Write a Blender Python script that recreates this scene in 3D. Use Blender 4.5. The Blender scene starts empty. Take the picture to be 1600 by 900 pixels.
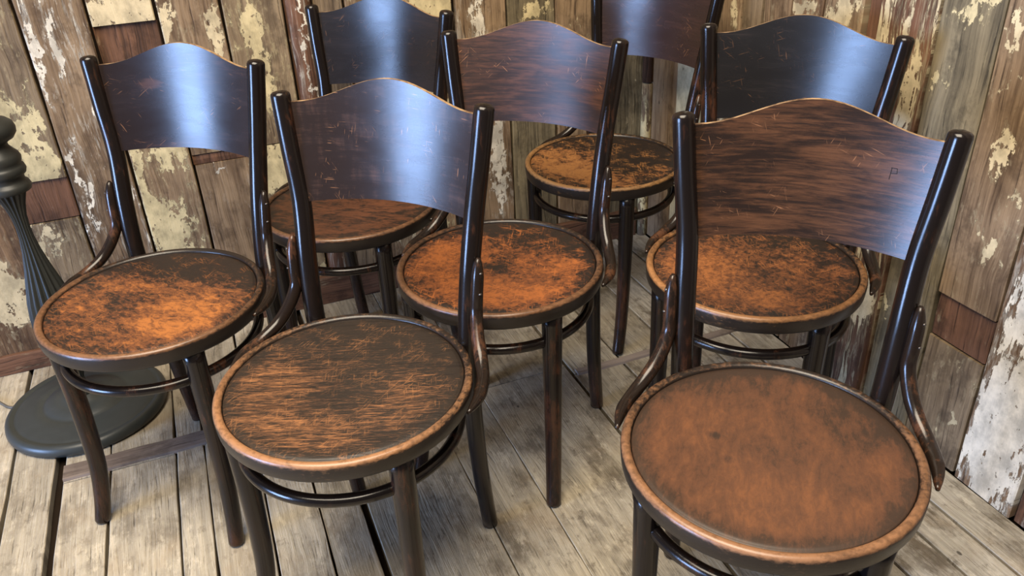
import bpy, bmesh, math, random
from mathutils import Matrix, Vector

sc = bpy.context.scene
col = sc.collection
PI = math.pi

# ------------------------------------------------------------------ camera
CAM_H = 1.2287
cd = bpy.data.cameras.new('camera')
cam = bpy.data.objects.new('camera', cd)
col.objects.link(cam)
cd.sensor_fit = 'HORIZONTAL'
cd.sensor_width = 36.0
cd.lens = 36.0 * 1293.155 / 1600.0
cd.clip_start = 0.02
pitch, roll = math.radians(29.664), math.radians(-2.7203)
fw = Vector((0, math.cos(pitch), -math.sin(pitch)))
up0 = Vector((0, math.sin(pitch), math.cos(pitch)))
rt0 = Vector((1, 0, 0))
rt = rt0 * math.cos(roll) + up0 * math.sin(roll)
up = -rt0 * math.sin(roll) + up0 * math.cos(roll)
M = Matrix.Identity(4)
for r in range(3):
    M[r][0], M[r][1], M[r][2] = rt[r], up[r], -fw[r]
M[2][3] = CAM_H
cam.matrix_world = M
sc.camera = cam

# ------------------------------------------------------------------ world, lights, exposure
w = bpy.data.worlds.new('world')
sc.world = w
w.use_nodes = True
w.node_tree.nodes['Background'].inputs[0].default_value = (1.0, 0.92, 0.82, 1)
w.node_tree.nodes['Background'].inputs[1].default_value = 0.10


def area(name, loc, target, sx, sy, power, color):
    d = bpy.data.lights.new(name, 'AREA')
    d.shape = 'RECTANGLE'
    d.size, d.size_y, d.energy, d.color = sx, sy, power, color
    o = bpy.data.objects.new(name, d)
    col.objects.link(o)
    o.location = loc
    o.rotation_euler = (Vector(target) - Vector(loc)).to_track_quat('-Z', 'Y').to_euler()
    return o


# a tall daylight window across the room on the left, and an unseen warm overhead light added for soft fill
area('window_daylight', (-4.75, -1.50, 0.98), (0.0, 1.35, 0.7), 1.6, 1.9, 420, (0.36, 0.56, 1.0))
area('ceiling_light', (-0.5, 0.3, 2.75), (-0.1, 1.3, 0.0), 1.8, 1.8, 172, (1.0, 0.87, 0.69))

sc.view_settings.view_transform = 'Standard'
sc.view_settings.look = 'None'
sc.view_settings.exposure = 0.0
sc.view_settings.gamma = 1.0
sc.view_settings.use_curve_mapping = False

YAW = 0.357429
BACK = 2.1883       # distance of the back wall along the board direction
RIGHT = 1.2923      # distance of the right wall across the boards
EX = Vector((math.cos(YAW), math.sin(YAW), 0))
EY = Vector((-math.sin(YAW), math.cos(YAW), 0))


def room(u, v, z=0.0):
    return EX * u + EY * v + Vector((0, 0, z))


# ------------------------------------------------------------------ node helpers
class NT:
    def __init__(s, name):
        s.m = bpy.data.materials.new(name)
        s.m.use_nodes = True
        s.t = s.m.node_tree
        s.bsdf = s.t.nodes['Principled BSDF']

    def n(s, typ, **kw):
        nd = s.t.nodes.new(typ)
        for k, v in kw.items():
            setattr(nd, k, v)
        return nd

    def put(s, sock, v):
        if isinstance(v, bpy.types.NodeSocket):
            s.t.links.new(v, sock)
        elif isinstance(v, (tuple, list)) and len(v) == 3 and sock.type == 'RGBA':
            sock.default_value = (*v, 1)
        else:
            sock.default_value = v

    def math(s, op, a, b=None, c=None, clamp=False):
        nd = s.n('ShaderNodeMath', operation=op, use_clamp=clamp)
        for i, v in enumerate((a, b, c)):
            if v is not None:
                s.put(nd.inputs[i], v)
        return nd.outputs[0]

    def vmath(s, op, a, b=None):
        nd = s.n('ShaderNodeVectorMath', operation=op)
        s.put(nd.inputs[0], a)
        if b is not None:
            s.put(nd.inputs[1], b)
        return nd.outputs['Value'] if op == 'LENGTH' else nd.outputs[0]

    def noise(s, vec, scale=1.0, detail=6.0, rough=0.55, dist=0.0):
        nd = s.n('ShaderNodeTexNoise')
        s.put(nd.inputs['Vector'], vec)
        nd.inputs['Scale'].default_value = scale
        nd.inputs['Detail'].default_value = detail
        nd.inputs['Roughness'].default_value = rough
        nd.inputs['Distortion'].default_value = dist
        return nd.outputs['Fac']

    def step(s, v, a, b):
        nd = s.n('ShaderNodeMapRange', interpolation_type='SMOOTHSTEP')
        s.put(nd.inputs[0], v)
        s.put(nd.inputs[1], a)
        s.put(nd.inputs[2], b)
        return nd.outputs[0]

    def mix(s, f, a, b):
        nd = s.n('ShaderNodeMix', data_type='RGBA')
        s.put(nd.inputs[0], f)
        s.put(nd.inputs[6], a)
        s.put(nd.inputs[7], b)
        return nd.outputs[2]

    def patches(s, vec, plist):
        tot = None
        for (cx, cy, rx, ry, amp) in plist:
            d = s.vmath('SUBTRACT', vec, (cx, cy, 0.0))
            d = s.vmath('MULTIPLY', d, (1.0 / rx, 1.0 / ry, 0.0))
            l = s.vmath('LENGTH', d)
            q = s.step(l, 1.45, 0.35)
            q = s.math('MULTIPLY', q, amp)
            tot = q if tot is None else s.math('ADD', tot, q)
        return tot

    def bump(s, h, strength=0.4, dist=0.002, normal=None):
        nd = s.n('ShaderNodeBump')
        nd.inputs['Strength'].default_value = strength
        nd.inputs['Distance'].default_value = dist
        s.put(nd.inputs['Height'], h)
        if normal is not None:
            s.put(nd.inputs['Normal'], normal)
        return nd.outputs[0]

    def out(s, color=None, rough=None, normal=None, spec=None, coat=None, coat_rough=None):
        b = s.bsdf.inputs
        for k, v in (('Base Color', color), ('Roughness', rough), ('Normal', normal), ('Specular IOR Level', spec),
                     ('Coat Weight', coat), ('Coat Roughness', coat_rough)):
            if v is not None:
                s.put(b[k], v)
        return s.m


CREAM = (0.55, 0.455, 0.285)
WHITE = (0.68, 0.62, 0.51)
YELLOW = (0.56, 0.465, 0.265)
TAN = ((0.088, 0.053, 0.029), (0.295, 0.203, 0.120))
GREY = ((0.085, 0.057, 0.034), (0.26, 0.19, 0.115))
RED = ((0.050, 0.024, 0.013), (0.165, 0.079, 0.044))
BROWN = ((0.07, 0.038, 0.02), (0.25, 0.155, 0.085))
GREEN = ((0.065, 0.052, 0.032), (0.225, 0.182, 0.110))


def old_board(name, seed, wood, paint=CREAM, cover=0.25, fscale=14.0, aniso=0.45, patch=(), second=None):
    """Weathered timber with what is left of its paint; UV = metres across and along the board, grain along V."""
    t = NT(name)
    uv = t.n('ShaderNodeUVMap').outputs[0]
    rnd = random.Random(seed)
    o = t.vmath('ADD', uv, (rnd.uniform(0, 40), rnd.uniform(0, 40), rnd.uniform(0, 9)))
    wob = t.noise(o, 5.0, 2, .5)
    wv = t.n('ShaderNodeCombineXYZ')
    t.put(wv.inputs[0], t.math('MULTIPLY', wob, 0.03))
    o2 = t.vmath('ADD', o, wv.outputs[0])
    fine = t.noise(t.vmath('MULTIPLY', o2, (210, 6.0, 1)), 1.0, 6, .62)
    grain = t.noise(t.vmath('MULTIPLY', o2, (52, 2.2, 1)), 1.0, 6, .62, .3)
    broad = t.noise(t.vmath('MULTIPLY', o, (10, 5, 1)), 1.0, 6, .62)
    g = t.math('ADD', t.math('MULTIPLY', grain, .5), t.math('ADD', t.math('MULTIPLY', fine, .32), t.math('MULTIPLY', broad, .45)))
    c = t.mix(t.step(g, .46, .80), wood[0], wood[1])
    dirt = t.noise(t.vmath('MULTIPLY', o, (14, 9, 1)), 1.0, 7, .7)
    c = t.mix(t.math('MULTIPLY', t.step(dirt, .50, .36), .55), c, tuple(k * .6 for k in wood[0]))
    crack = t.step(fine, .405, .35)
    c = t.mix(t.math('MULTIPLY', crack, .75), c, tuple(k * .40 for k in wood[0]))
    vor = t.n('ShaderNodeTexVoronoi')
    t.put(vor.inputs['Vector'], t.vmath('MULTIPLY', o, (11, 6, 1)))
    vor.inputs['Scale'].default_value = 1.0
    hole = t.step(vor.outputs['Distance'], .065, .035)
    c = t.mix(t.math('MULTIPLY', hole, .85), c, (.018, .011, .007))
    # old primer clinging in the grain
    prim = t.step(t.noise(t.vmath('MULTIPLY', o2, (70, 16, 1)), 1.0, 6, .7), .58, .64)
    c = t.mix(t.math('MULTIPLY', prim, min(.6, cover * 1.3)), c, tuple(k * .75 for k in paint))
    h = t.math('MULTIPLY', t.math('ADD', grain, t.math('MULTIPLY', fine, 1.2)), .35)
    h = t.math('SUBTRACT', h, t.math('MULTIPLY', hole, .5))
    # the edges of patches wander
    wn = t.n('ShaderNodeTexNoise')
    t.put(wn.inputs['Vector'], t.vmath('MULTIPLY', o, (26, 17, 1)))
    wn.inputs['Scale'].default_value = 1.0
    wn.inputs['Detail'].default_value = 6.0
    wn.inputs['Roughness'].default_value = .62
    wd = t.vmath('MULTIPLY', t.vmath('SUBTRACT', wn.outputs['Color'], (.5, .5, .5)), (.11, .20, 0))
    uvw = t.vmath('ADD', uv, wd)
    layers = [(paint, cover, fscale, aniso, patch)]
    if second:
        layers.append(second)
    for i, (pc, cv, fs, an, pt) in enumerate(layers):
        ov = t.vmath('ADD', o2, (i * 7.3, i * 3.1, 0))
        a = t.noise(t.vmath('MULTIPLY', ov, (fs, fs * an, 1)), 1.0, 10, .66, .3)
        b = t.noise(t.vmath('MULTIPLY', ov, (fs * 7, fs * an * 5, 1)), 1.0, 6, .66)
        v = t.math('ADD', a, t.math('MULTIPLY', t.math('SUBTRACT', b, .5), .30))
        p = t.patches(uvw, pt)
        if p is not None:
            brk = t.step(t.noise(t.vmath('MULTIPLY', ov, (48, 30, 1)), 1.0, 6, .66), .36, .56)
            v = t.math('ADD', v, t.math('MULTIPLY', p, t.math('ADD', .35, t.math('MULTIPLY', brk, .75))))
        thr = .74 - cv * .42
        mk = t.step(v, thr, thr + .018)
        tone = t.noise(t.vmath('MULTIPLY', ov, (20, 12, 1)), 1.0, 6, .68)
        pcol = t.mix(t.step(tone, .34, .66), tuple(k * .60 for k in pc), tuple(min(.85, k * 1.1) for k in pc))
        spk = t.step(t.noise(t.vmath('MULTIPLY', ov, (70, 38, 1)), 1.0, 5, .62), .36, .32)
        mk = t.math('MULTIPLY', mk, t.math('SUBTRACT', 1.0, spk))
        halo = t.math('MULTIPLY', t.math('MULTIPLY', t.step(v, thr - .10, thr), t.step(b, .40, .60)), .55)
        c = t.mix(halo, c, tuple(k * .62 for k in pc))
        c = t.mix(mk, c, pcol)
        h = t.math('ADD', t.math('MULTIPLY', h, t.math('SUBTRACT', 1.0, t.math('MULTIPLY', mk, .7))), t.math('MULTIPLY', mk, .8))
    return t.out(c, .72, t.bump(h, .9, .004), .3)


def floor_mat(name, seed, base=(.40, .345, .265), dark=(.13, .105, .075), stain=.5):
    t = NT(name)
    uv = t.n('ShaderNodeUVMap').outputs[0]
    rnd = random.Random(seed)
    o = t.vmath('ADD', uv, (rnd.uniform(0, 40), rnd.uniform(0, 40), 0))
    wob = t.noise(t.vmath('MULTIPLY', o, (9, 3, 1)), 1.0, 2, .5)
    wv = t.n('ShaderNodeCombineXYZ')
    t.put(wv.inputs[0], t.math('MULTIPLY', wob, 0.03))
    o2 = t.vmath('ADD', o, wv.outputs[0])
    fine = t.noise(t.vmath('MULTIPLY', o2, (260, 9, 1)), 1.0, 6, .66)
    grain = t.noise(t.vmath('MULTIPLY', o2, (80, 4.2, 1)), 1.0, 6, .64, .25)
    broad = t.noise(t.vmath('MULTIPLY', o, (13, 6, 1)), 1.0, 8, .7)
    blot = t.noise(t.vmath('MULTIPLY', o, (30, 22, 1)), 1.0, 8, .72)
    c = t.mix(t.step(grain, .34, .70), tuple(k * .74 for k in base), tuple(k * 1.10 for k in base))
    c = t.mix(t.math('MULTIPLY', t.step(broad, .54, .34), stain), c, dark)
    c = t.mix(t.math('MULTIPLY', t.step(blot, .45, .33), stain * .8), c, tuple(k * .9 for k in dark))
    c = t.mix(t.math('MULTIPLY', t.step(fine, .43, .35), .75), c, tuple(k * .5 for k in dark))
    warm = t.noise(o, 6.1, 5, .65)
    c = t.mix(t.math('MULTIPLY', t.step(warm, .50, .70), .32), c, (.33, .235, .135))
    pale = t.noise(t.vmath('MULTIPLY', o, (34, 13, 1)), 1.0, 8, .74)
    c = t.mix(t.math('MULTIPLY', t.step(pale, .54, .66), .6), c, tuple(min(.7, k * 1.38) for k in base))
    vor = t.n('ShaderNodeTexVoronoi')
    t.put(vor.inputs['Vector'], t.vmath('MULTIPLY', o, (12, 7, 1)))
    vor.inputs['Scale'].default_value = 1.0
    hole = t.step(vor.outputs['Distance'], .05, .03)
    c = t.mix(t.math('MULTIPLY', hole, .8), c, (.03, .022, .016))
    h = t.math('ADD', t.math('MULTIPLY', fine, .8), t.math('ADD', t.math('MULTIPLY', grain, .5), t.math('MULTIPLY', blot, .5)))
    return t.out(c, .66, t.bump(h, .8, .003), .32)


def plain(name, c, rough=.5, spec=.5, metal=0.0):
    t = NT(name)
    tc = t.n('ShaderNodeTexCoord').outputs['Object']
    n = t.noise(tc, 60.0, 4, .6)
    t.bsdf.inputs['Metallic'].default_value = metal
    return t.out(t.mix(n, tuple(k * .75 for k in c), tuple(k * 1.25 for k in c)), rough, None, spec)


# ------------------------------------------------------------------ object helpers
def link(name, me, parent=None, mats=()):
    o = bpy.data.objects.new(name, me)
    col.objects.link(o)
    if parent is not None:
        o.parent = parent
    for m in mats:
        me.materials.append(m)
    return o


def mesh(name, verts, faces, smooth=True, uvs=None, mi=None):
    me = bpy.data.meshes.new(name)
    me.from_pydata([tuple(v) for v in verts], [], faces)
    if smooth:
        me.polygons.foreach_set('use_smooth', [True] * len(me.polygons))
    if mi:
        me.polygons.foreach_set('material_index', mi)
    if uvs:
        l = me.uv_layers.new(name='UVMap')
        for lp in me.loops:
            l.data[lp.index].uv = uvs[lp.vertex_index]
    me.update()
    return me


def empty(name, loc=(0, 0, 0), rz=0.0, scale=1.0):
    o = bpy.data.objects.new(name, None)
    col.objects.link(o)
    o.location = loc
    o.rotation_euler = (0, 0, rz)
    o.scale = (scale,) * 3
    o.empty_display_size = .05
    return o


def spline(pts, n):
    """Catmull-Rom through points of any dimension."""
    P = [Vector(p) for p in pts]
    P = [P[0] * 2 - P[1]] + P + [P[-1] * 2 - P[-2]]
    out = []
    segs = len(P) - 3
    for i in range(segs):
        for k in range(n):
            t = k / n
            a, b, c, d = P[i], P[i + 1], P[i + 2], P[i + 3]
            out.append(.5 * ((2 * b) + (c - a) * t + (2 * a - 5 * b + 4 * c - d) * t * t + (3 * b - a - 3 * c + d) * t ** 3))
    out.append(P[-2].copy())
    return out


def tube(path, radii, sides=20, closed=False, flat=1.0):
    n = len(path)
    V, Fc = [], []
    ref = None
    for i, p in enumerate(path):
        if closed:
            tg = path[(i + 1) % n] - path[i - 1]
        else:
            tg = path[min(i + 1, n - 1)] - path[max(i - 1, 0)]
        tg = tg.normalized()
        if ref is None:
            ref = tg.orthogonal().normalized() if abs(tg.z) < .9 else Vector((1, 0, 0))
        ref = (ref - tg * ref.dot(tg)).normalized()
        bn = tg.cross(ref)
        for k in range(sides):
            a = 2 * PI * k / sides
            V.append(p + (ref * math.cos(a) + bn * math.sin(a) * flat) * radii[i])
    rings = n if closed else n - 1
    for i in range(rings):
        j = (i + 1) % n
        for k in range(sides):
            k2 = (k + 1) % sides
            Fc.append((i * sides + k, i * sides + k2, j * sides + k2, j * sides + k))
    if not closed:
        Fc.append(tuple(range(sides - 1, -1, -1)))
        Fc.append(tuple((n - 1) * sides + k for k in range(sides)))
    return V, Fc


def lathe(prof, seg=64, closed=False, wave=None):
    V, Fc = [], []
    n = len(prof)
    for i, (r, z) in enumerate(prof):
        for k in range(seg):
            a = 2 * PI * k / seg
            rr = r
            if wave and wave[0] <= i <= wave[1]:
                rr = r * (1 - wave[3] * (.5 + .5 * math.cos(a * wave[2])))
            V.append(Vector((rr * math.cos(a), rr * math.sin(a), z)))
    for i in range(n if closed else n - 1):
        j = (i + 1) % n
        for k in range(seg):
            k2 = (k + 1) % seg
            Fc.append((i * seg + k, i * seg + k2, j * seg + k2, j * seg + k))
    return V, Fc


def board(name, parent, mat, x0, x1, y0, y1, face, thick, axis, seed, wob=.0012, segs=None, bev=.0025, tilt=0.0):
    """One timber. axis 'back': x along u, z up, front at v=face facing -v. 'right': along v, front at u=face facing -u.
    'floor': x = u, y = v, top at z=face. Front face is a grid with worn, slightly uneven long edges."""
    rnd = random.Random(seed)
    L = y1 - y0
    segs = segs or max(2, int(L / .12))
    V, U, Fc = [], [], []
    ph = [rnd.uniform(0, 6.28) for _ in range(6)]
    cols = (0, bev, None, -bev, 0)

    def place(a, b, d):
        # a across, b along, d = depth behind the face
        if axis == 'back':
            return room(a, face + d, b)
        if axis == 'right':
            return room(face + d, a, b)
        return room(a, b, face - d)
    for i in range(segs + 1):
        b = y0 + L * i / segs
        e0 = x0 + wob * (math.sin(b * 9 + ph[0]) + .6 * math.sin(b * 23 + ph[1])) + wob * 1.3
        e1 = x1 + wob * (math.sin(b * 8 + ph[2]) + .6 * math.sin(b * 27 + ph[3])) - wob * 1.3
        eb = bev if 0 < i < segs else bev
        end = 0.0
        row = [(e0, thick), (e0, bev), (e0 + bev, 0), ((e0 + e1) / 2, -.0008 * math.sin(b * 5 + ph[4])), (e1 - bev, 0), (e1, bev), (e1, thick)]
        for k, (a, d) in enumerate(row):
            dd = d + tilt * (a - (e0 + e1) / 2)
            if i in (0, segs) and 0 < k < 6:
                dd += bev * .6
            V.append(place(a, b, dd))
            U.append((a, b))
    W = 7
    for i in range(segs):
        for k in range(W - 1):
            q = (i * W + k, i * W + k + 1, (i + 1) * W + k + 1, (i + 1) * W + k)
            Fc.append(q)
    Fc.append(tuple(range(W - 1, -1, -1)))
    Fc.append(tuple(segs * W + k for k in range(W)))
    if axis != 'right':
        pass
    me = mesh(name, V, Fc, False, U)
    bm = bmesh.new()
    bm.from_mesh(me)
    bmesh.ops.recalc_face_normals(bm, faces=bm.faces)
    bm.to_mesh(me)
    bm.free()
    return link(name, me, parent, (mat,))


def slab(name, corners_lo, corners_hi, mat, kind=None, parent=None):
    (u0, v0, z0), (u1, v1, z1) = corners_lo, corners_hi
    V = [room(u, v, z) for z in (z0, z1) for v in (v0, v1) for u in (u0, u1)]
    Fc = [(0, 2, 3, 1), (4, 5, 7, 6), (0, 1, 5, 4), (2, 6, 7, 3), (0, 4, 6, 2), (1, 3, 7, 5)]
    U = [(u + v, z + v) for z in (z0, z1) for v in (v0, v1) for u in (u0, u1)]
    o = link(name, mesh(name, V, Fc, False, U), parent, (mat,))
    if kind:
        o['kind'] = kind
    return o


# ------------------------------------------------------------------ the setting: walls of old painted planks
dark_gap = plain('dark_gap', (.018, .012, .008), .9, .1)
WH = 2.4
wall_back = slab('wall_back', (-2.2, BACK + .022, 0), (RIGHT + .1, BACK + .06, WH), dark_gap, 'structure')
wall_right = slab('wall_right', (RIGHT + .022, -.9, 0), (RIGHT + .06, BACK + .02, WH), dark_gap, 'structure')

# back wall: (u0, u1, z0, z1, wood, paint, cover, flake scale, stretch, patches, set-back, second layer)
BW = [
    (-.628, -.483, 0, WH, BROWN, CREAM, .22, 11, .5, [(-.563, .206, .051, .12, .30)], 0, None),
    (-.481, -.337, .503, WH, GREY, YELLOW, .26, 9, .5, [(-.395, .69, .055, .19, .22), (-.395, .549, .06, .06, .22), (-.386, .769, .024, .04, -.4), (-.404, .588, .026, .02, -.3), (-.345, .7, .012, .3, -.3), (-.47, .75, .02, .2, -.2)], 0, None),
    (-.481, -.337, .396, .500, RED, CREAM, .0, 12, .5, [], .006, None),
    (-.481, -.337, 0, .393, GREY, CREAM, .30, 20, .6, [(-.425, .349, .031, .024, .16), (-.433, .305, .027, .032, .16)], .002, None),
    (-.334, -.192, 0, WH, TAN, WHITE, .30, 34, .12, [(-.322, .76, .008, .09, .2), (-.276, .83, .012, .09, .18), (-.312, .51, .010, .10, .2), (-.312, .38, .012, .05, .22), (-.24, .60, .02, .12, .08), (-.215, .45, .01, .1, .12)], 0, None),
    (-.189, -.046, .845, WH, BROWN, CREAM, .46, 11, .6, [(-.10, .868, .10, .05, .3)], 0, None),
    (-.189, -.046, .640, .842, RED, CREAM, .0, 12, .4, [], .010, None),
    (-.189, -.046, 0, .637, TAN, YELLOW, .36, 12, .6, [(-.14, .34, .06, .10, .28), (-.177, .50, .016, .10, .3), (-.09, .52, .045, .05, .22), (-.12, .43, .035, .05, -.22), (-.10, .15, .06, .1, .2)], 0, None),
    (-.043, .100, .505, WH, TAN, CREAM, .14, 16, .3, [(.077, .787, .018, .11, .32), (-.032, .845, .016, .09, .3)], 0, None),
    (-.043, .100, .478, .502, RED, CREAM, .0, 16, .3, [], .005, None),
    (-.043, .100, 0, .476, TAN, WHITE, .10, 16, .5, [(.012, .470, .03, .011, .36)], .001, None),
    (.104, .247, .502, WH, GREY, YELLOW, .32, 15, .5, [(.168, .76, .03, .10, .2), (.19, .62, .022, .1, .2), (.118, .67, .016, .06, -.3)], 0, None),
    (.104, .247, 0, .499, GREY, YELLOW, .52, 13, .5, [(.17, .42, .06, .08, .3)], .001, None),
    (.322, .396, 0, WH, GREY, CREAM, .24, 16, .4, [], 0, None),
    (.399, .541, 0, WH, TAN, CREAM, .30, 14, .4, [(.41, .82, .02, .05, .2)], 0, None),
    (.544, .686, 0, WH, BROWN, YELLOW, .40, 13, .5, [(.629, .793, .055, .06, .3), (.60, .577, .06, .05, .3)], .002, None),
    (.693, .839, 0, WH, TAN, WHITE, .24, 15, .14, [(.762, .762, .022, .12, .16), (.79, .36, .03, .17, .32), (.817, .34, .014, .08, -.2)], 0, None),
    (.842, .985, 0, WH, GREEN, YELLOW, .10, 16, .5, [(.925, .756, .045, .03, .36)], .002, None),
    (.988, 1.128, 0, WH, TAN, CREAM, .14, 16, .4, [(1.05, .706, .018, .024, .3)], 0, None),
    (1.131, 1.29, 0, WH, GREEN, CREAM, .08, 14, .5, [(1.25, .5, .02, .01, .2)], .001, None),
]
sd = 100
u = -.63
extra = []
while u > -2.15:
    extra.append((u - .143, u - .002, 0, WH, random.Random(sd).choice([TAN, GREY, BROWN]), CREAM, .35, 13, .4, [], 0, None))
    u -= .146
    sd += 1
for i, (a, b, z0, z1, wd, pc, cv, fs, an, pt, back, sec) in enumerate(BW + extra):
    m = old_board('wall_board_%d' % i, 11 + i, wd, pc, cv, fs, an, pt, sec)
    board('plank', wall_back, m, a, b, z0, z1, BACK + back, .02, 'back', 300 + i, tilt=random.Random(i).uniform(-.02, .02))

# right wall: same table, first two numbers along the wall (v)
RW = [
    (2.030, BACK + .01, 0, WH, TAN, CREAM, .12, 16, .3, [], .003, None),
    (1.902, 2.027, 0, WH, BROWN, (.60, .55, .38), .98, 10, .3, [(1.97, .54, .06, .2, .4)], 0, None),
    (1.760, 1.899, 0, WH, TAN, CREAM, .16, 16, .4, [(1.786, .763, .016, .03, .3)], .002, None),
    (1.680, 1.757, 0, WH, GREY, CREAM, .10, 16, .4, [], .004, None),
    (1.574, 1.670, 0, WH, TAN, CREAM, .12, 14, .35, [], 0, None),
    (1.469, 1.571, 0, WH, BROWN, CREAM, .30, 14, .4, [(1.532, .833, .045, .03, .32)], .001, None),
    (1.352, 1.466, 0, WH, TAN, CREAM, .36, 12, .4, [(1.406, .841, .045, .06, .32)], .000, None),
    (1.314, 1.349, 0, WH, RED, CREAM, .02, 14, .4, [], .012, None),
    (1.167, 1.310, 0, WH, RED, CREAM, .48, 30, .08, [(1.223, .827, .010, .10, .2), (1.195, .72, .012, .08, .25), (1.273, .83, .02, .07, .1), (1.215, .26, .025, .06, .3)], 0, None),
    (1.033, 1.164, 0, WH, GREEN, YELLOW, .10, 18, .5, [(1.09, .905, .045, .022, .42), (1.150, .765, .012, .034, .42), (1.122, .785, .009, .022, .36), (1.150, .28, .012, .016, .36), (1.14, .235, .01, .012, .3)], .003, None),
    (.894, 1.030, .370, WH, TAN, CREAM, .15, 17, .5, [(.975, .665, .012, .05, .34), (.945, .490, .022, .04, .36), (.916, .60, .016, .04, .32), (1.008, .891, .02, .025, .4), (.985, .81, .008, .012, .3)], 0, None),
    (.894, 1.030, .272, .366, RED, CREAM, .03, 15, .4, [], .006, None),
    (.894, 1.030, 0, .268, GREY, CREAM, .12, 15, .5, [(.968, .20, .045, .055, .17), (.933, .118, .009, .020, .5)], .002, None),
    (.752, .890, 0, WH, BROWN, WHITE, .44, 17, .22, [(.82, .20, .06, .25, .17)], -.003, None),
    (.606, .748, 0, WH, RED, WHITE, .45, 14, .3, [], .001, None),
]
v = .603
extra = []
while v > -.85:
    extra.append((v - .143, v - .002, 0, WH, random.Random(sd).choice([TAN, GREY, BROWN]), WHITE, .4, 13, .3, [], 0, None))
    v -= .146
    sd += 1
for i, (a, b, z0, z1, wd, pc, cv, fs, an, pt, back, sec) in enumerate(RW + extra):
    m = old_board('side_board_%d' % i, 61 + i, wd, pc, cv, fs, an, pt, sec)
    board('plank', wall_right, m, a, b, z0, z1, RIGHT + back, .02, 'right', 500 + i, tilt=random.Random(90 + i).uniform(-.02, .02))

# rounded batten between two planks of the back wall, and the bead in the corner (two lengths)
mb = old_board('batten_paint', 7, RED, WHITE, .34, 30, .07, [(.287, .72, .006, .2, .24)])


def half_round(name, a0, a1, z0, z1, mat, seed, depth=.012):
    V, U, Fc = [], [], []
    segs = max(2, int((z1 - z0) / .15))
    for i in range(segs + 1):
        z = z0 + (z1 - z0) * i / segs
        for k in range(9):
            t = k / 8
            a = a0 + (a1 - a0) * t
            V.append(room(a, BACK - depth * math.sin(PI * t) ** .6 + .012 * (t in (0, 1)), z))
            U.append((a, z))
    for i in range(segs):
        for k in range(8):
            Fc.append((i * 9 + k, i * 9 + k + 1, (i + 1) * 9 + k + 1, (i + 1) * 9 + k))
    Fc.append(tuple(range(8, -1, -1)))
    Fc.append(tuple(segs * 9 + k for k in range(9)))
    return link(name, mesh(name, V, Fc, True, U), None, (mat,))


o = half_round('trim_1', .251, .319, 0, WH, mb, 1)
o['kind'] = 'structure'
mc1 = old_board('bead_brown', 8, RED, CREAM, .04, 18, .3)
mc2 = old_board('bead_paint', 9, TAN, YELLOW, .68, 16, .3)


def bead(name, z0, z1, mat):
    path = [room(1.283, BACK - .014, z0 + (z1 - z0) * i / 6) for i in range(7)]
    V, Fc = tube(path, [.0165] * 7, 14)
    U = [((k % 14) * .006, v.z) for k, v in enumerate(V)]
    o = link(name, mesh(name, V, Fc, True, U), None, (mat,))
    o['kind'] = 'structure'


bead('trim_2', .512, WH, mc1)
bead('trim_3', 0, .508, mc2)

# skirting boards at the foot of the back wall
ms = old_board('skirting_brown', 21, RED, CREAM, .05, 16, .3)
ms2 = old_board('skirting_worn', 22, RED, CREAM, .10, 16, .3)


def skirt(name, u0, u1, h, mat, seed):
    rnd = random.Random(seed)
    n = max(2, int((u1 - u0) / .1))
    V, U, Fc = [], [], []
    for i in range(n + 1):
        a = u0 + (u1 - u0) * i / n
        hh = h + rnd.uniform(-.002, .002)
        for (d, z) in ((0, 0), (-.014, 0), (-.014, hh - .004), (-.010, hh), (0, hh)):
            V.append(room(a, BACK + d, z))
            U.append((z + d, a))
    for i in range(n):
        for k in range(5):
            k2 = (k + 1) % 5
            Fc.append((i * 5 + k, (i + 1) * 5 + k, (i + 1) * 5 + k2, i * 5 + k2))
    Fc.append((0, 1, 2, 3, 4))
    Fc.append(tuple(n * 5 + k for k in (4, 3, 2, 1, 0)))
    o = link(name, mesh(name, V, Fc, False, U), None, (mat,))
    o['kind'] = 'structure'
    return o


skirt('baseboard_back', -2.1, .02, .052, ms2, 1)
skirt('baseboard_back.001', .024, .505, .088, ms, 2)
skirt('baseboard_back.002', .509, 1.26, .094, ms, 3)

# ------------------------------------------------------------------ floor boards over a dark void
floor = slab('floor', (-2.3, -1.0, -.05), (RIGHT + .05, BACK + .05, -.026), dark_gap, 'structure')
FB = [(-.5635, -.474, [-1, 2.2]), (-.457, -.3600, [-1, 1.652, 2.2]), (-.3585, -.2200, [-1, 1.652, 2.2]), (-.2190, -.1580, [-1, 2.2]),
      (-.1565, -.0480, [-1, 2.2]), (-.0470, .0520, [-1, 2.2]), (.0525, .134, [-1, 2.2]),
      (.146, .3654, [-1, 1.585, 2.2]), (.3650, .4900, [-1, 1.585, 2.2]), (.4896, .727, [-1, 1.585, 2.2]),
      (.734, .868, [-1, 1.545, 2.2]), (.872, 1.012, [-1, 1.545, 2.2]), (1.016, 1.106, [-1, 1.545, 2.2]), (1.110, 1.192, [-1, 1.545, 2.2]), (1.196, RIGHT - .001, [-1, 2.2])]
u = -.567
while u > -2.2:
    FB.append((u - .128, u - .002, [-1, 2.2]))
    u -= .13
k = 0
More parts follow.
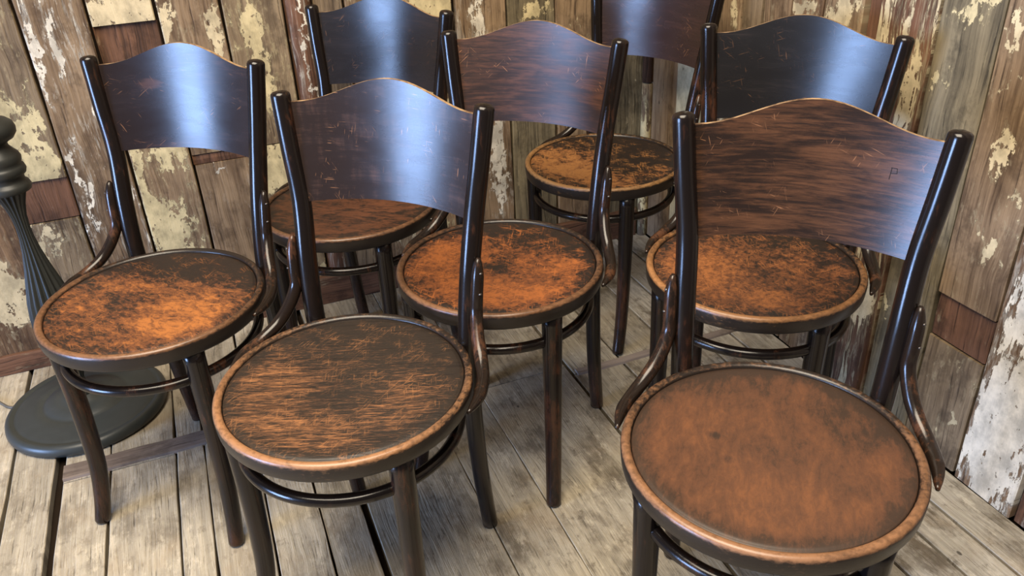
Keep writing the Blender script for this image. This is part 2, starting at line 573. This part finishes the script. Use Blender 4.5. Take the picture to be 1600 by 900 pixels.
for (a, b, ys) in FB:
    for y0, y1 in zip(ys[:-1], ys[1:]):
        rnd = random.Random(k * 7 + 3)
        g = rnd.uniform(.86, 1.1)
        right_side = a > .1
        base = (.40 * g, .35 * g, .265 * g) if right_side else (.47 * g, .415 * g, .325 * g)
        if a > 1.0:
            base = (.47 * g, .43 * g, .36 * g)
        m = floor_mat('floor_board_%d' % k, k + 900, base, stain=.95 if right_side else .6)
        board('floor_board', floor, m, a, b, y0 + .0015, min(y1, BACK) - .0015, -.0005 - rnd.uniform(0, .0015), .024, 'floor', 700 + k, wob=.0006 if a > .14 else .0013, bev=.0014, segs=int((y1 - y0) / .08) + 2)
        k += 1
mbat = old_board('floor_batten_wood', 31, ((.13, .10, .085), (.27, .22, .19)), CREAM, .06, 18, .2)


def batten(u0, u1, v0, v1, h, seed):
    n = 8
    V, U, Fc = [], [], []
    vm = v0 + (v1 - v0) * .55
    for i in range(n + 1):
        a = u0 + (u1 - u0) * i / n
        wv = .0015 * math.sin(i * 1.7 + seed)
        for (vv, z) in ((v0 + wv, -.004), (v0 + wv + .002, h * .8), (vm, h), (v1 + wv - .002, h * .9), (v1 + wv, -.004)):
            V.append(room(a, vv, z))
            U.append((vv, a))
    for i in range(n):
        for k in range(5):
            k2 = (k + 1) % 5
            Fc.append((i * 5 + k, (i + 1) * 5 + k, (i + 1) * 5 + k2, i * 5 + k2))
    Fc.append((0, 1, 2, 3, 4))
    Fc.append(tuple(n * 5 + k for k in (4, 3, 2, 1, 0)))
    link('floor_batten', mesh('floor_batten', V, Fc, False, U), floor, (mbat,))


batten(-.455, -.13, 1.656, 1.708, .005, 1)
batten(.742, 1.262, 1.536, 1.560, .004, 2)

# ------------------------------------------------------------------ chair materials
def dark_wood(name, seed, base=(.0075, .0052, .0046), worn=(.062, .024, .012), amount=.3, rough=.21):
    """Old shellac-dark beech, rubbed through to red-brown in places."""
    t = NT(name)
    tc = t.n('ShaderNodeTexCoord').outputs['Object']
    o = t.vmath('ADD', tc, (seed * 1.7, seed * .9, seed * .3))
    a = t.noise(t.vmath('MULTIPLY', o, (16, 16, 5)), 1.0, 6, .65)
    b = t.noise(t.vmath('MULTIPLY', o, (160, 160, 22)), 1.0, 4, .6)
    f = t.math('ADD', a, t.math('MULTIPLY', t.math('SUBTRACT', b, .5), .4))
    c = t.mix(t.step(f, .60 - amount * .3, .80 - amount * .3), base, worn)
    # feet are rubbed browner
    z = t.n('ShaderNodeSeparateXYZ')
    t.put(z.inputs[0], tc)
    low = t.math('MULTIPLY', t.step(z.outputs[2], .30, .06), t.step(f, .36, .62))
    c = t.mix(t.math('MULTIPLY', low, .55), c, (.055, .022, .011))
    r = t.math('ADD', rough, t.math('MULTIPLY', t.math('SUBTRACT', a, .5), .25))
    return t.out(c, r, t.bump(t.math('ADD', b, t.math('MULTIPLY', a, .6)), .16, .0006), .42)


def rim_wood(name, seed, tan=(.125, .060, .029), cut=.0, back=.5):
    t = NT(name)
    tc = t.n('ShaderNodeTexCoord').outputs['Object']
    o = t.vmath('ADD', tc, (seed * 1.3, seed * .7, seed * .2))
    z = t.n('ShaderNodeSeparateXYZ')
    t.put(z.inputs[0], tc)
    a = t.noise(o, 15.0, 6, .65)
    b = t.noise(t.vmath('MULTIPLY', o, (110, 110, 260)), 1.0, 5, .66)
    f = t.math('ADD', t.math('MULTIPLY', t.math('SUBTRACT', a, .5), 1.1), t.math('MULTIPLY', t.math('SUBTRACT', b, .5), 1.6))
    topness = t.step(z.outputs[2], .4555, .4645)
    front = t.math('MULTIPLY', z.outputs[1], -back * 4.2)
    v = t.math('ADD', t.math('ADD', topness, f), front)
    c = t.mix(t.step(v, .55 + cut, 1.2 + cut), (.014, .0095, .0075), tan)
    edge = t.math('MULTIPLY', t.step(v, 1.1 + cut, 1.5 + cut), .5)  # worn pale front edge, brightened in the colour as a painted highlight
    c = t.mix(edge, c, tuple(min(.6, k * 2.1) for k in tan))
    r = t.math('ADD', .28, t.math('MULTIPLY', b, .12))
    return t.out(c, r, t.bump(b, .25, .0008), .5)


def seat_wood(name, seed, worn, mid, dark=(.016, .0105, .008), cut=.5, soft=.07, grain_dir=0.0, grain=(1, 1), scratch=.3, patch=(), rear=.35, edge=.35, rough=.36, line=0.0, fine=.55):
    """Pressed plywood seat: stain rubbed away where people sit, dark left at the border."""
    t = NT(name)
    tc = t.n('ShaderNodeTexCoord').outputs['Object']
    sp = t.n('ShaderNodeSeparateXYZ')
    t.put(sp.inputs[0], tc)
    mp = t.n('ShaderNodeMapping')
    t.put(mp.inputs['Vector'], tc)
    mp.inputs['Rotation'].default_value = (0, 0, grain_dir)
    o = t.vmath('ADD', mp.outputs[0], (seed * 2.1, seed * 1.1, 0))
    g = t.noise(t.vmath('MULTIPLY', o, (21 * grain[0], 21 * grain[1], 1)), 1.0, 9, .70, .5)
    fn = t.noise(t.vmath('MULTIPLY', o, (95 * grain[0], 95 * grain[1], 1)), 1.0, 8, .76, .6)
    xy = t.vmath('MULTIPLY', tc, (1, 1, 0))
    rad = t.vmath('LENGTH', xy)
    v = t.math('ADD', t.math('MULTIPLY', g, 1.0 - fine * .5), t.math('MULTIPLY', t.math('SUBTRACT', fn, .5), fine * 1.5))
    v = t.math('ADD', v, fine * .25)
    v = t.math('SUBTRACT', v, t.math('MULTIPLY', t.step(rad, .150, .1885), edge))
    v = t.math('SUBTRACT', v, t.math('MULTIPLY', t.step(sp.outputs[1], .02, .16), rear))
    p = t.patches(xy, patch)
    if p is not None:
        v = t.math('ADD', v, p)
    # scratches: thin streaks in a few directions
    sc_ = None
    for i, ang in enumerate((.2, 1.1, 2.3, 2.9)):
        m2 = t.n('ShaderNodeMapping')
        t.put(m2.inputs['Vector'], tc)
        m2.inputs['Rotation'].default_value = (0, 0, ang + seed)
        s1 = t.noise(t.vmath('MULTIPLY', t.vmath('ADD', m2.outputs[0], (i * 3.7 + seed, 0, 0)), (26, 420, 1)), 1.0, 2, .5, .8)
        q = t.step(s1, .615, .655)
        sc_ = q if sc_ is None else t.math('MAXIMUM', sc_, q)
    brk = t.step(t.noise(tc, 24.0, 3, .5), .44, .60)
    near = t.step(v, cut - .42, cut - .10)
    sc_ = t.math('MULTIPLY', t.math('MULTIPLY', sc_, brk), t.math('MULTIPLY', near, min(1.0, scratch * 3.2)))
    c = t.mix(t.step(v, cut - soft, cut + soft), dark, mid)
    c = t.mix(t.step(v, cut + soft * .6, cut + soft * 2.6 + .05), c, worn)
    c = t.mix(sc_, c, tuple(min(.6, k * 1.15) for k in worn))
    dapple = t.noise(o, 60.0, 4, .6)
    c = t.mix(t.math('MULTIPLY', t.step(dapple, .55, .75), .25), c, tuple(k * .5 for k in mid))
    h = t.math('ADD', fn, t.math('MULTIPLY', g, .5))
    if line:
        # open grain of an oak face, running across the seat
        m3 = t.n('ShaderNodeMapping')
        t.put(m3.inputs['Vector'], tc)
        m3.inputs['Rotation'].default_value = (0, 0, grain_dir)
        w1 = t.noise(t.vmath('MULTIPLY', m3.outputs[0], (9, 210, 1)), 1.0, 3, .6, .2)
        ln = t.step(w1, .47, .40)
        c = t.mix(t.math('MULTIPLY', ln, line), c, (.010, .007, .006))
        h = t.math('SUBTRACT', h, t.math('MULTIPLY', ln, .8))
    r = t.math('ADD', rough, t.math('MULTIPLY', fn, .18))
    return t.out(c, r, t.bump(h, .22, .0008), .45)


def splat_wood(name, seed, dark, mid, cut=.5, vertical=False, scratch=.35, rough=.19, patch=()):
    t = NT(name)
    tc = t.n('ShaderNodeTexCoord').outputs['Object']
    o = t.vmath('ADD', tc, (seed * 1.9, seed, seed * .6))
    st = (7, 7, 26)
    a = t.noise(t.vmath('MULTIPLY', o, st), 1.0, 7, .62, .5)
    f = t.noise(t.vmath('MULTIPLY', o, (16, 16, 210)), 1.0, 8, .72, .5)
    v = t.math('ADD', t.math('MULTIPLY', a, .5), t.math('MULTIPLY', f, .58))
    if vertical:
        vs = t.noise(t.vmath('MULTIPLY', o, (75, 75, 7)), 1.0, 4, .6)
        v = t.math('ADD', t.math('MULTIPLY', v, .65), t.math('MULTIPLY', vs, .36))
    sw = t.n('ShaderNodeSeparateXYZ')
    t.put(sw.inputs[0], tc)
    xz = t.n('ShaderNodeCombineXYZ')
    t.put(xz.inputs[0], sw.outputs[0])
    t.put(xz.inputs[1], sw.outputs[2])
    p = t.patches(xz.outputs[0], patch)
    if p is not None:
        v = t.math('ADD', v, p)
    c = t.mix(t.step(v, cut, cut + .22), dark, mid)
    sc_ = None
    for i, ang in enumerate((.15, .9, 2.4)):
        m2 = t.n('ShaderNodeMapping')
        t.put(m2.inputs['Vector'], xz.outputs[0])
        m2.inputs['Rotation'].default_value = (0, 0, ang + seed * .3)
        s1 = t.noise(t.vmath('MULTIPLY', t.vmath('ADD', m2.outputs[0], (i * 3.7 + seed, 0, 0)), (30, 420, 1)), 1.0, 1, .5, .3)
        q = t.step(s1, .69, .73)
        sc_ = q if sc_ is None else t.math('MAXIMUM', sc_, q)
    brk = t.step(t.noise(o, 20.0, 3, .5), .52, .66)
    sc_ = t.math('MULTIPLY', t.math('MULTIPLY', sc_, brk), scratch)
    c = t.mix(sc_, c, (.36, .17, .08))
    r = t.math('ADD', rough, t.math('MULTIPLY', a, .16))
    h = t.math('ADD', t.math('MULTIPLY', f, .6), t.math('MULTIPLY', a, .5))
    return t.out(c, r, t.bump(h, .16, .0007), .5)


edge_tan = NT('worn_ply_edge')
_tc = edge_tan.n('ShaderNodeTexCoord').outputs['Object']
edge_tan = edge_tan.out(edge_tan.mix(edge_tan.step(edge_tan.noise(_tc, 30.0, 5, .65), .38, .62), (.07, .035, .018), (.36, .235, .13)), .4)
screw_metal = plain('screw_metal', (.10, .09, .085), .3, .5, .7)

# ------------------------------------------------------------------ chair geometry, local frame: front is -y, z up, seat centre over the origin
SEAT = .465
R = .2039
prof = [(.172, .4345), (.198, .4335), (.2010, .4345), (.2026, .4380), (.2036, .4500), (.2039, .4570), (.2032, .4618), (.2010, .4646), (.1980, .4658),
        (.1945, .4654), (.1915, .4640), (.1898, .4612), (.1890, .4575), (.1880, .4480), (.172, .4440)]
rim_me = mesh('seat_rim', *lathe(prof, 112, True))
pan = [(.0005, .4520), (.1884, .4520), (.1888, .4575), (.1878, .4604), (.1860, .4605), (.1842, .4616), (.1810, .4624), (.172, .4622), (.145, .4613), (.10, .4604), (.05, .4599), (.0005, .4597)]
Vp, Fp = lathe(pan, 96)
panel_me = mesh('seat_panel', Vp, Fp + [tuple(range(95, -1, -1)), tuple(11 * 96 + k for k in range(96))])


def post_path(sx):
    pts = [(sx * .1464, .1975, 0), (sx * .1435, .1765, .16), (sx * .1440, .1620, .34), (sx * .1475, .1580, .465), (sx * .1520, .1715, .57), (sx * .1581, .1943, .675), (sx * .1690, .2060, .765), (sx * .1790, .2178, .856)]
    return spline(pts, 7)


def post_mesh(sx):
    P = post_path(sx)
    n = len(P)
    rad = []
    for p in P:
        z = p.z
        rad.append(.0150 + .0022 * min(1, z / .45) if z < .45 else .0174 - .0012 * (z - .45) / .4)
    d = (P[-1] - P[-2]).normalized()
    rb = rad[-1]
    base = P[-1] - d * .008
    P[-1] = base
    for q in (.45, .8, 1.0):
        P.append(base + d * .008 * q)
        rad.append(rb * (.93, .72, .35)[(.45, .8, 1.0).index(q)])
    # little chamfer at the foot
    P.insert(0, P[0].copy() - (P[1] - P[0]).normalized() * 0)
    P[1] = P[0] + (P[2] - P[0]).normalized() * .004
    rad.insert(0, rad[0] * .86)
    V, Fc = tube(P, rad, 24)
    for v in V:
        v.z = max(v.z, 0.0)
    return mesh('back_post', V, Fc)


def leg_mesh(sx):
    P = spline([(sx * .1535, -.1450, 0), (sx * .1490, -.1290, .055), (sx * .1450, -.1150, .14), (sx * .1440, -.1090, .28), (sx * .1450, -.1085, .4385)], 6)
    rad = [.0150 + .0042 * min(1, p.z / .40) for p in P]
    P.insert(0, P[0].copy())
    P[1] = P[0] + (P[2] - P[0]).normalized() * .004
    rad.insert(0, rad[0] * .86)
    V, Fc = tube(P, rad, 24)
    for v in V:
        v.z = max(v.z, 0.0)
    return mesh('front_leg', V, Fc)


def post_at(z, sx):
    P = post_path(sx)
    for a, b in zip(P[:-1], P[1:]):
        if a.z <= z <= b.z:
            return a.lerp(b, (z - a.z) / (b.z - a.z))
    return P[-1]


def brace_mesh(sx):
    d = Vector((sx * .80, -.60, 0)).normalized()
    p = lambda z, k: tuple(post_at(z, sx) + d * k)
    pts = [p(.619, .0215), p(.59, .0235), p(.555, .0240), p(.528, .0250), (sx * .1780, .1290, .4970), (sx * .1905, .1070, .4730), (sx * .2055, .0740, .4570), (sx * .2145, .0340, .4515), (sx * .2125, -.0080, .4500)]
    P = spline(pts, 7)
    n = len(P)
    rad = []
    for i in range(n):
        t = i / (n - 1)
        r = .0098 + .0014 * math.sin(PI * t)
        if t < .12:
            r *= .25 + .75 * math.sqrt(t / .12)
        if t > .86:
            r *= max(.3, math.sqrt(max(0, (1 - t) / .14)) * .9 + .1)
        rad.append(r)
    return mesh('arm_brace', *tube(P, rad, 16))


def screw_spots(sx):
    d = Vector((sx * .80, -.60, 0)).normalized()
    return [post_at(z, sx) + d * k for z, k in ((.597, .0318), (.563, .0336))]


hoop_path = []
for i in range(88):
    a = 2 * PI * i / 88
    hoop_path.append(Vector((.1755 * math.cos(a), (.1755 + .012 * max(0, math.sin(a))) * math.sin(a), .375)))
hoop_me = mesh('leg_hoop', *tube(hoop_path, [.0100] * 88, 14, True))


def splat_geo():
    nx, nz, th = 40, 12, .0065
    V, Fc, mi = [], [], []

    def pt(s, t, off):
        hump = .5 + .5 * math.cos(PI * min(1, abs(s) / .90))
        zt = .838 + .0355 * hump
        zb = .6745 + .0025 * (1 - s * s)
        z = zb + (zt - zb) * t
        k = (z - .675) / (.8504 - .675)
        half = .1581 + (.1788 - .1581) * k - .006
        yb = .1905 + (.2195 - .1905) * k
        sag = .036 * (1 - s * s)
        return Vector((s * half, yb + sag + off, z))
    for off in (-th / 2, th / 2):
        for j in range(nz + 1):
            for i in range(nx + 1):
                V.append(pt(-1 + 2 * i / nx, j / nz, off))
    W = nx + 1
    N = W * (nz + 1)
    for j in range(nz):
        for i in range(nx):
            a = j * W + i
            Fc.append((a, a + 1, a + W + 1, a + W)); mi.append(0)
            Fc.append((N + a, N + a + W, N + a + W + 1, N + a + 1)); mi.append(0)
    for i in range(nx):
        a = nz * W + i
        Fc.append((a, a + 1, N + a + 1, N + a)); mi.append(1)
        Fc.append((i, N + i, N + i + 1, i + 1)); mi.append(1)
    for j in range(nz):
        a = j * W
        Fc.append((a, a + W, N + a + W, N + a)); mi.append(0)
        a += nx
        Fc.append((a, N + a, N + a + W, a + W)); mi.append(0)
    me = mesh('backrest', V, Fc, True, None, mi)
    # keep the plywood edges crisp
    bm = bmesh.new()
    bm.from_mesh(me)
    for e in bm.edges:
        if len(e.link_faces) == 2 and e.link_faces[0].normal.angle(e.link_faces[1].normal, 0) > .8:
            e.smooth = False
    bm.to_mesh(me)
    bm.free()
    return me, pt


backrest_me, splat_pt = splat_geo()
post_me = {s: post_mesh(s) for s in (-1, 1)}
leg_me = {s: leg_mesh(s) for s in (-1, 1)}
brace_me = {s: brace_mesh(s) for s in (-1, 1)}
sv, sf = lathe([(.0004, -.0018), (.0026, -.0012), (.0032, 0), (.0026, .0012), (.0004, .0018)], 10)
screw_me = mesh('screw', sv, sf)
for me, k in ((rim_me, 1), (panel_me, 1), (hoop_me, 1), (backrest_me, 2), (screw_me, 1), *[(d[s], 1) for d in (post_me, leg_me, brace_me) for s in (-1, 1)]):
    for i in range(k):
        me.materials.append(edge_tan if i == 1 else screw_metal)


def part(name, me, parent, mat):
    o = bpy.data.objects.new(name, me)
    col.objects.link(o)
    o.parent = parent
    if mat is not None:
        o.material_slots[0].link = 'OBJECT'
        o.material_slots[0].material = mat
    return o


def make_chair():
    t = empty('bentwood_chair')
    part('seat_rim', rim_me, t, None)
    part('seat_panel', panel_me, t, None)
    part('backrest', backrest_me, t, None)
    part('leg_hoop', hoop_me, t, None)
    for s in (-1, 1):
        part('back_post', post_me[s], t, None)
        part('front_leg', leg_me[s], t, None)
        b = part('arm_brace', brace_me[s], t, None)
        for p in screw_spots(s):
            q = part('screw', screw_me, b, None)
            q.location = p
    return t


def copy_tree(o, parent=None):
    c = o.copy()
    col.objects.link(c)
    c.parent = parent
    for ch in list(o.children):
        copy_tree(ch, c)
    return c


ORANGE = (.34, .125, .040)
SPECS = [
    # name, x, y, rotation, scale, label, seat, backrest, rim, frame
    ('A', -.6796, 1.3681, -15.13, 1.007, 'dark bentwood cafe chair with worn orange seat, leftmost, in front of the fluted black lamp',
     dict(worn=(.36, .130, .034), dark=(.018, .012, .0095), mid=(.13, .048, .020), cut=.45, soft=.085, scratch=.10, grain_dir=.3, grain=(.7, 1.3), rear=.26, edge=.10, fine=.62, patch=[(-.05, -.01, .07, .03, -.09), (.09, -.05, .08, .08, .16), (.0, .10, .09, .03, -.06), (-.02, .05, .1, .03, .05)]),
     dict(dark=(.014, .009, .009), mid=(.050, .024, .018), cut=.56, scratch=.3, patch=[(-.07, .80, .025, .010, .25)]), dict(cut=.06), dict(amount=.2)),
    ('B', -.2714, 1.0743, -20.3, 1.0, 'bentwood chair with blackened scratched seat, open grain lines, in the front row centre',
     dict(worn=(.31, .135, .052), mid=(.12, .055, .027), cut=.575, soft=.085, scratch=.11, grain_dir=-.35, grain=(.50, 3.6), rear=.12, edge=.10, line=.55, fine=.95, dark=(.021, .015, .0115), patch=[(-.11, -.03, .07, .07, .12), (-.03, -.13, .13, .05, .11), (.02, -.01, .06, .05, -.05), (.11, -.03, .05, .07, .06)]),
     dict(dark=(.020, .013, .012), mid=(.070, .038, .029), cut=.52, vertical=True, scratch=.9), dict(cut=.02, tan=(.20, .10, .048)), dict(amount=.15)),
    ('C', -.0221, 1.4463, -22.5, 1.002, 'bentwood chair with bright orange seat and dark middle patch, standing in the second row centre',
     dict(worn=(.36, .115, .030), dark=(.018, .012, .0095), mid=(.16, .054, .020), cut=.45, soft=.085, scratch=.22, grain_dir=-.3, rear=.20, edge=.14, fine=.62, patch=[(.00, -.005, .032, .045, -.20), (-.10, .0, .09, .10, .13), (.06, -.10, .11, .06, .12), (.1, .02, .06, .05, .05)]),
     dict(dark=(.021, .012, .010), mid=(.080, .033, .019), cut=.46, scratch=.9, rough=.30), dict(cut=.02), dict(amount=.3)),
    ('D', -.3676, 1.7799, -23.5, 1.005, 'bentwood chair with dull reddish-brown seat, at the back against the skirting board',
     dict(worn=(.15, .055, .024), mid=(.095, .036, .017), cut=.46, soft=.10, scratch=.06, grain_dir=-.2, grain=(.5, 1.3), rear=.12, edge=.10),
     dict(dark=(.012, .010, .011), mid=(.026, .017, .016), cut=.56, scratch=.25), dict(cut=.05), dict(amount=.1)),
    ('E', .249, 1.9941, -41.6, .987, 'bentwood chair with seat half orange and half black, farthest back in the wall corner',
     dict(worn=(.36, .16, .05), mid=(.20, .08, .028), cut=.53, soft=.05, scratch=.30, grain_dir=.4, rear=.30, edge=.05, fine=.6, patch=[(-.08, -.08, .12, .09, .13), (.06, -.11, .11, .06, .11), (.06, .03, .08, .07, -.10)]),
     dict(dark=(.024, .013, .012), mid=(.046, .022, .018), cut=.52, scratch=.4), dict(cut=-.05, tan=(.24, .125, .048)), dict(amount=.15)),
    ('F', .4651, 1.3889, -28.7, 1.003, 'bentwood chair with blue-black backrest and mottled orange seat, behind the big plain-seated chair',
     dict(worn=(.30, .112, .036), dark=(.018, .012, .0095), mid=(.12, .046, .020), cut=.455, soft=.09, scratch=.18, grain_dir=.2, rear=.16, edge=.10, fine=.65, patch=[(.02, -.01, .06, .06, -.07), (-.08, -.05, .09, .08, .12), (.04, -.12, .1, .04, .1)]),
     dict(dark=(.011, .0105, .012), mid=(.028, .022, .022), cut=.56, scratch=.22), dict(cut=-.02, tan=(.22, .105, .042)), dict(amount=.2)),
    ('G', .3434, .8732, -21.2, .998, 'largest nearest bentwood chair with plain even brown seat, letter P scratched into its backrest',
     dict(worn=(.150, .060, .025), mid=(.088, .038, .0195), dark=(.035, .020, .013), cut=.34, soft=.12, scratch=.03, grain_dir=1.5, grain=(.5, 1.2), rear=.10, edge=.25, fine=.40, rough=.40, patch=[(.02, .0, .07, .05, -.07), (.12, .09, .07, .08, -.12), (-.10, .12, .06, .05, -.06), (-.075, .005, .010, .008, -.25), (-.05, -.04, .008, .008, -.18)]),
     dict(dark=(.018, .0105, .008), mid=(.090, .039, .019), cut=.47, scratch=.5, patch=[(.02, .80, .05, .012, .10), (-.03, .70, .08, .012, .09), (.0, .755, .07, .03, .04)]), dict(cut=.0, tan=(.16, .08, .040)), dict(amount=.22)),
]
proto = None
made = []
for i, (nm, x, y, rz, s, lab, sk, pk, rk, dk) in enumerate(SPECS):
    if proto is None:
        t = proto = make_chair()
    else:
        t = copy_tree(proto)
    t.location = (x, y, 0)
    t.rotation_euler = (0, 0, math.radians(rz))
    t.scale = (s, s, s)
    t['label'], t['category'], t['group'] = lab, 'chair', 'bentwood cafe chairs'
    made.append(t)
for i, (t, sp) in enumerate(zip(made, SPECS)):
    nm = sp[0]
    mats = {'seat_panel': seat_wood('seat_' + nm, i * 1.37 + .6, **sp[6]), 'backrest': splat_wood('splat_' + nm, i * 2.3 + .4, **sp[7]),
            'seat_rim': rim_wood('rim_' + nm, i + 1.5, **sp[8]), 'back_post': dark_wood('frame_' + nm, i * 1.9 + 2, **sp[9])}
    mats['front_leg'] = mats['leg_hoop'] = mats['back_post']
    mats['arm_brace'] = dark_wood('brace_' + nm, i * 1.9 + 5, base=(.012, .0075, .0055), worn=(.085, .036, .018), amount=.36, rough=.22)
    for ch in t.children:
        k = ch.name.split('.')[0]
        ch.material_slots[0].link = 'OBJECT'
        ch.material_slots[0].material = mats[k]
    if nm == 'G':
        # the scratched letter on its backrest: thin dark strokes laid on the curved face
        ink = plain('scratch_dark', (.008, .006, .006), .6, .2)
        V, Fc = [], []

        def stroke(a, b, wd):
            pa, pb = Vector(a), Vector(b)
            d = (pb - pa).normalized()
            n = Vector((-d.y, d.x)) * wd / 2
            i0 = len(V)
            for q in (pa - n, pa + n, pb + n, pb - n):
                sx = q.x / .158
                y = None
                zt = .838 + .0355 * (.5 + .5 * math.cos(PI * min(1, abs(sx) / .90)))
                zb = .6745 + .0025 * (1 - sx * sx)
                k = (q.y - .675) / (.8504 - .675)
                half = .1581 + .0207 * k - .006
                sxx = q.x / half
                p0 = splat_pt(sxx, (q.y - zb) / (zt - zb), -.00325 - .0003)
                p1 = p0 + Vector((0, .0005, 0))
                V.extend([p0, p1])
            for (a_, b_, c_, d_) in ((0, 2, 4, 6), (1, 7, 5, 3), (0, 1, 3, 2), (2, 3, 5, 4), (4, 5, 7, 6), (6, 7, 1, 0)):
                Fc.append((i0 + a_, i0 + b_, i0 + c_, i0 + d_))
        X, Z = .1045, .788
        wd = .0009
        stroke((X, Z - .011), (X + .0015, Z + .005), wd)
        stroke((X + .0005, Z + .0045), (X + .008, Z + .0045), .0007)
        stroke((X + .008, Z + .0045), (X + .0085, Z - .002), .0007)
        stroke((X + .0085, Z - .002), (X + .0005, Z - .003), .0007)
        o = link('scratched_letter', mesh('scratched_letter', V, Fc, False), t, (ink,))
        o['label'] = 'small letter P scratched near the right end of the backrest'

# ------------------------------------------------------------------ fluted standing lamp at the left edge
def lamp_black(name, c, rough):
    t = NT(name)
    tc = t.n('ShaderNodeTexCoord').outputs['Object']
    n = t.noise(tc, 35.0, 5, .6)
    sp = t.step(t.noise(tc, 90.0, 2, .5), .77, .80)
    cc = t.mix(n, tuple(k * .8 for k in c), tuple(k * 1.2 for k in c))
    cc = t.mix(t.math('MULTIPLY', sp, .5), cc, (.3, .3, .3))
    return t.out(cc, rough, t.bump(n, .08, .001), .45)


lb = lamp_black('lamp_black_paint', (.020, .022, .021), .42)
lb2 = lamp_black('lamp_disc_paint', (.034, .039, .039), .38)
L0 = room(-.410, 1.916, 0)
lamp = empty('standing_lamp', L0)
lamp['label'] = 'black standing lamp with round stepped base and fluted column at left edge'
lamp['category'] = 'lamp'
bp_ = [(.0005, .002), (.176, .0), (.182, .004), (.184, .012), (.182, .022), (.176, .0285), (.168, .0300), (.1635, .0262), (.1590, .0285), (.150, .0305), (.120, .0345), (.098, .0385),
       (.0935, .0370), (.0890, .0425), (.060, .0470), (.036, .049), (.030, .056), (.0005, .057)]
V, Fc = lathe(bp_, 96)
link('lamp_base', mesh('lamp_base', V, Fc + [tuple(range(95, -1, -1)), tuple(17 * 96 + k for k in range(96))]), lamp, (lb2,))
cp = [(.0005, .050), (.020, .050), (.0225, .058), (.019, .066), (.015, .075), (.0135, .10)]
V, Fc = lathe(cp, 40)
link('column_foot', mesh('column_foot', V, Fc), lamp, (lb,))
# fluted bulb-shaped shaft
fp = [(.0135, .100), (.022, .13), (.036, .17), (.047, .21), (.0525, .25), (.0515, .28), (.046, .32), (.037, .36), (.0275, .40), (.0195, .44), (.0150, .475), (.0142, .50), (.0160, .525), (.0215, .55), (.0290, .572), (.0335, .582)]
V, Fc = lathe(fp, 144, False, (0, 15, 16, .15))
link('fluted_shaft', mesh('fluted_shaft', V, Fc), lamp, (lb,))
tp = [(.032, .580), (.0435, .584), (.0455, .592), (.0430, .600), (.0380, .604), (.0370, .609), (.0375, .616), (.0435, .620), (.0462, .628), (.0440, .637), (.0400, .640), (.0425, .646), (.0440, .654),
      (.0410, .663), (.0330, .672), (.0280, .680), (.0275, .686), (.0330, .691), (.0430, .696), (.0505, .706), (.0520, .716), (.0490, .727), (.0400, .735), (.0250, .741), (.0180, .752), (.0150, .775), (.0150, .80)]
V, Fc = lathe(tp, 56)
link('turned_collar', mesh('turned_collar', V, Fc), lamp, (lb,))
pp = [(.0150, .798), (.0145, 1.10), (.0150, 1.34), (.022, 1.345), (.024, 1.355), (.017, 1.365), (.017, 1.41), (.0005, 1.412)]
V, Fc = lathe(pp, 32)
link('upper_pole', mesh('upper_pole', V, Fc), lamp, (lb,))
# its lead, running off to the left over the boards
cpath = spline([room(-.575, 1.99, .012), room(-.60, 2.01, .004), room(-.66, 2.075, .0035), room(-.80, 2.11, .0035), room(-1.1, 2.12, .0035)], 8)
cpath = [p - L0 for p in cpath]
link('power_cord', mesh('power_cord', *tube(cpath, [.003] * len(cpath), 10)), lamp, (plain('cord_grey', (.10, .09, .075), .5),))
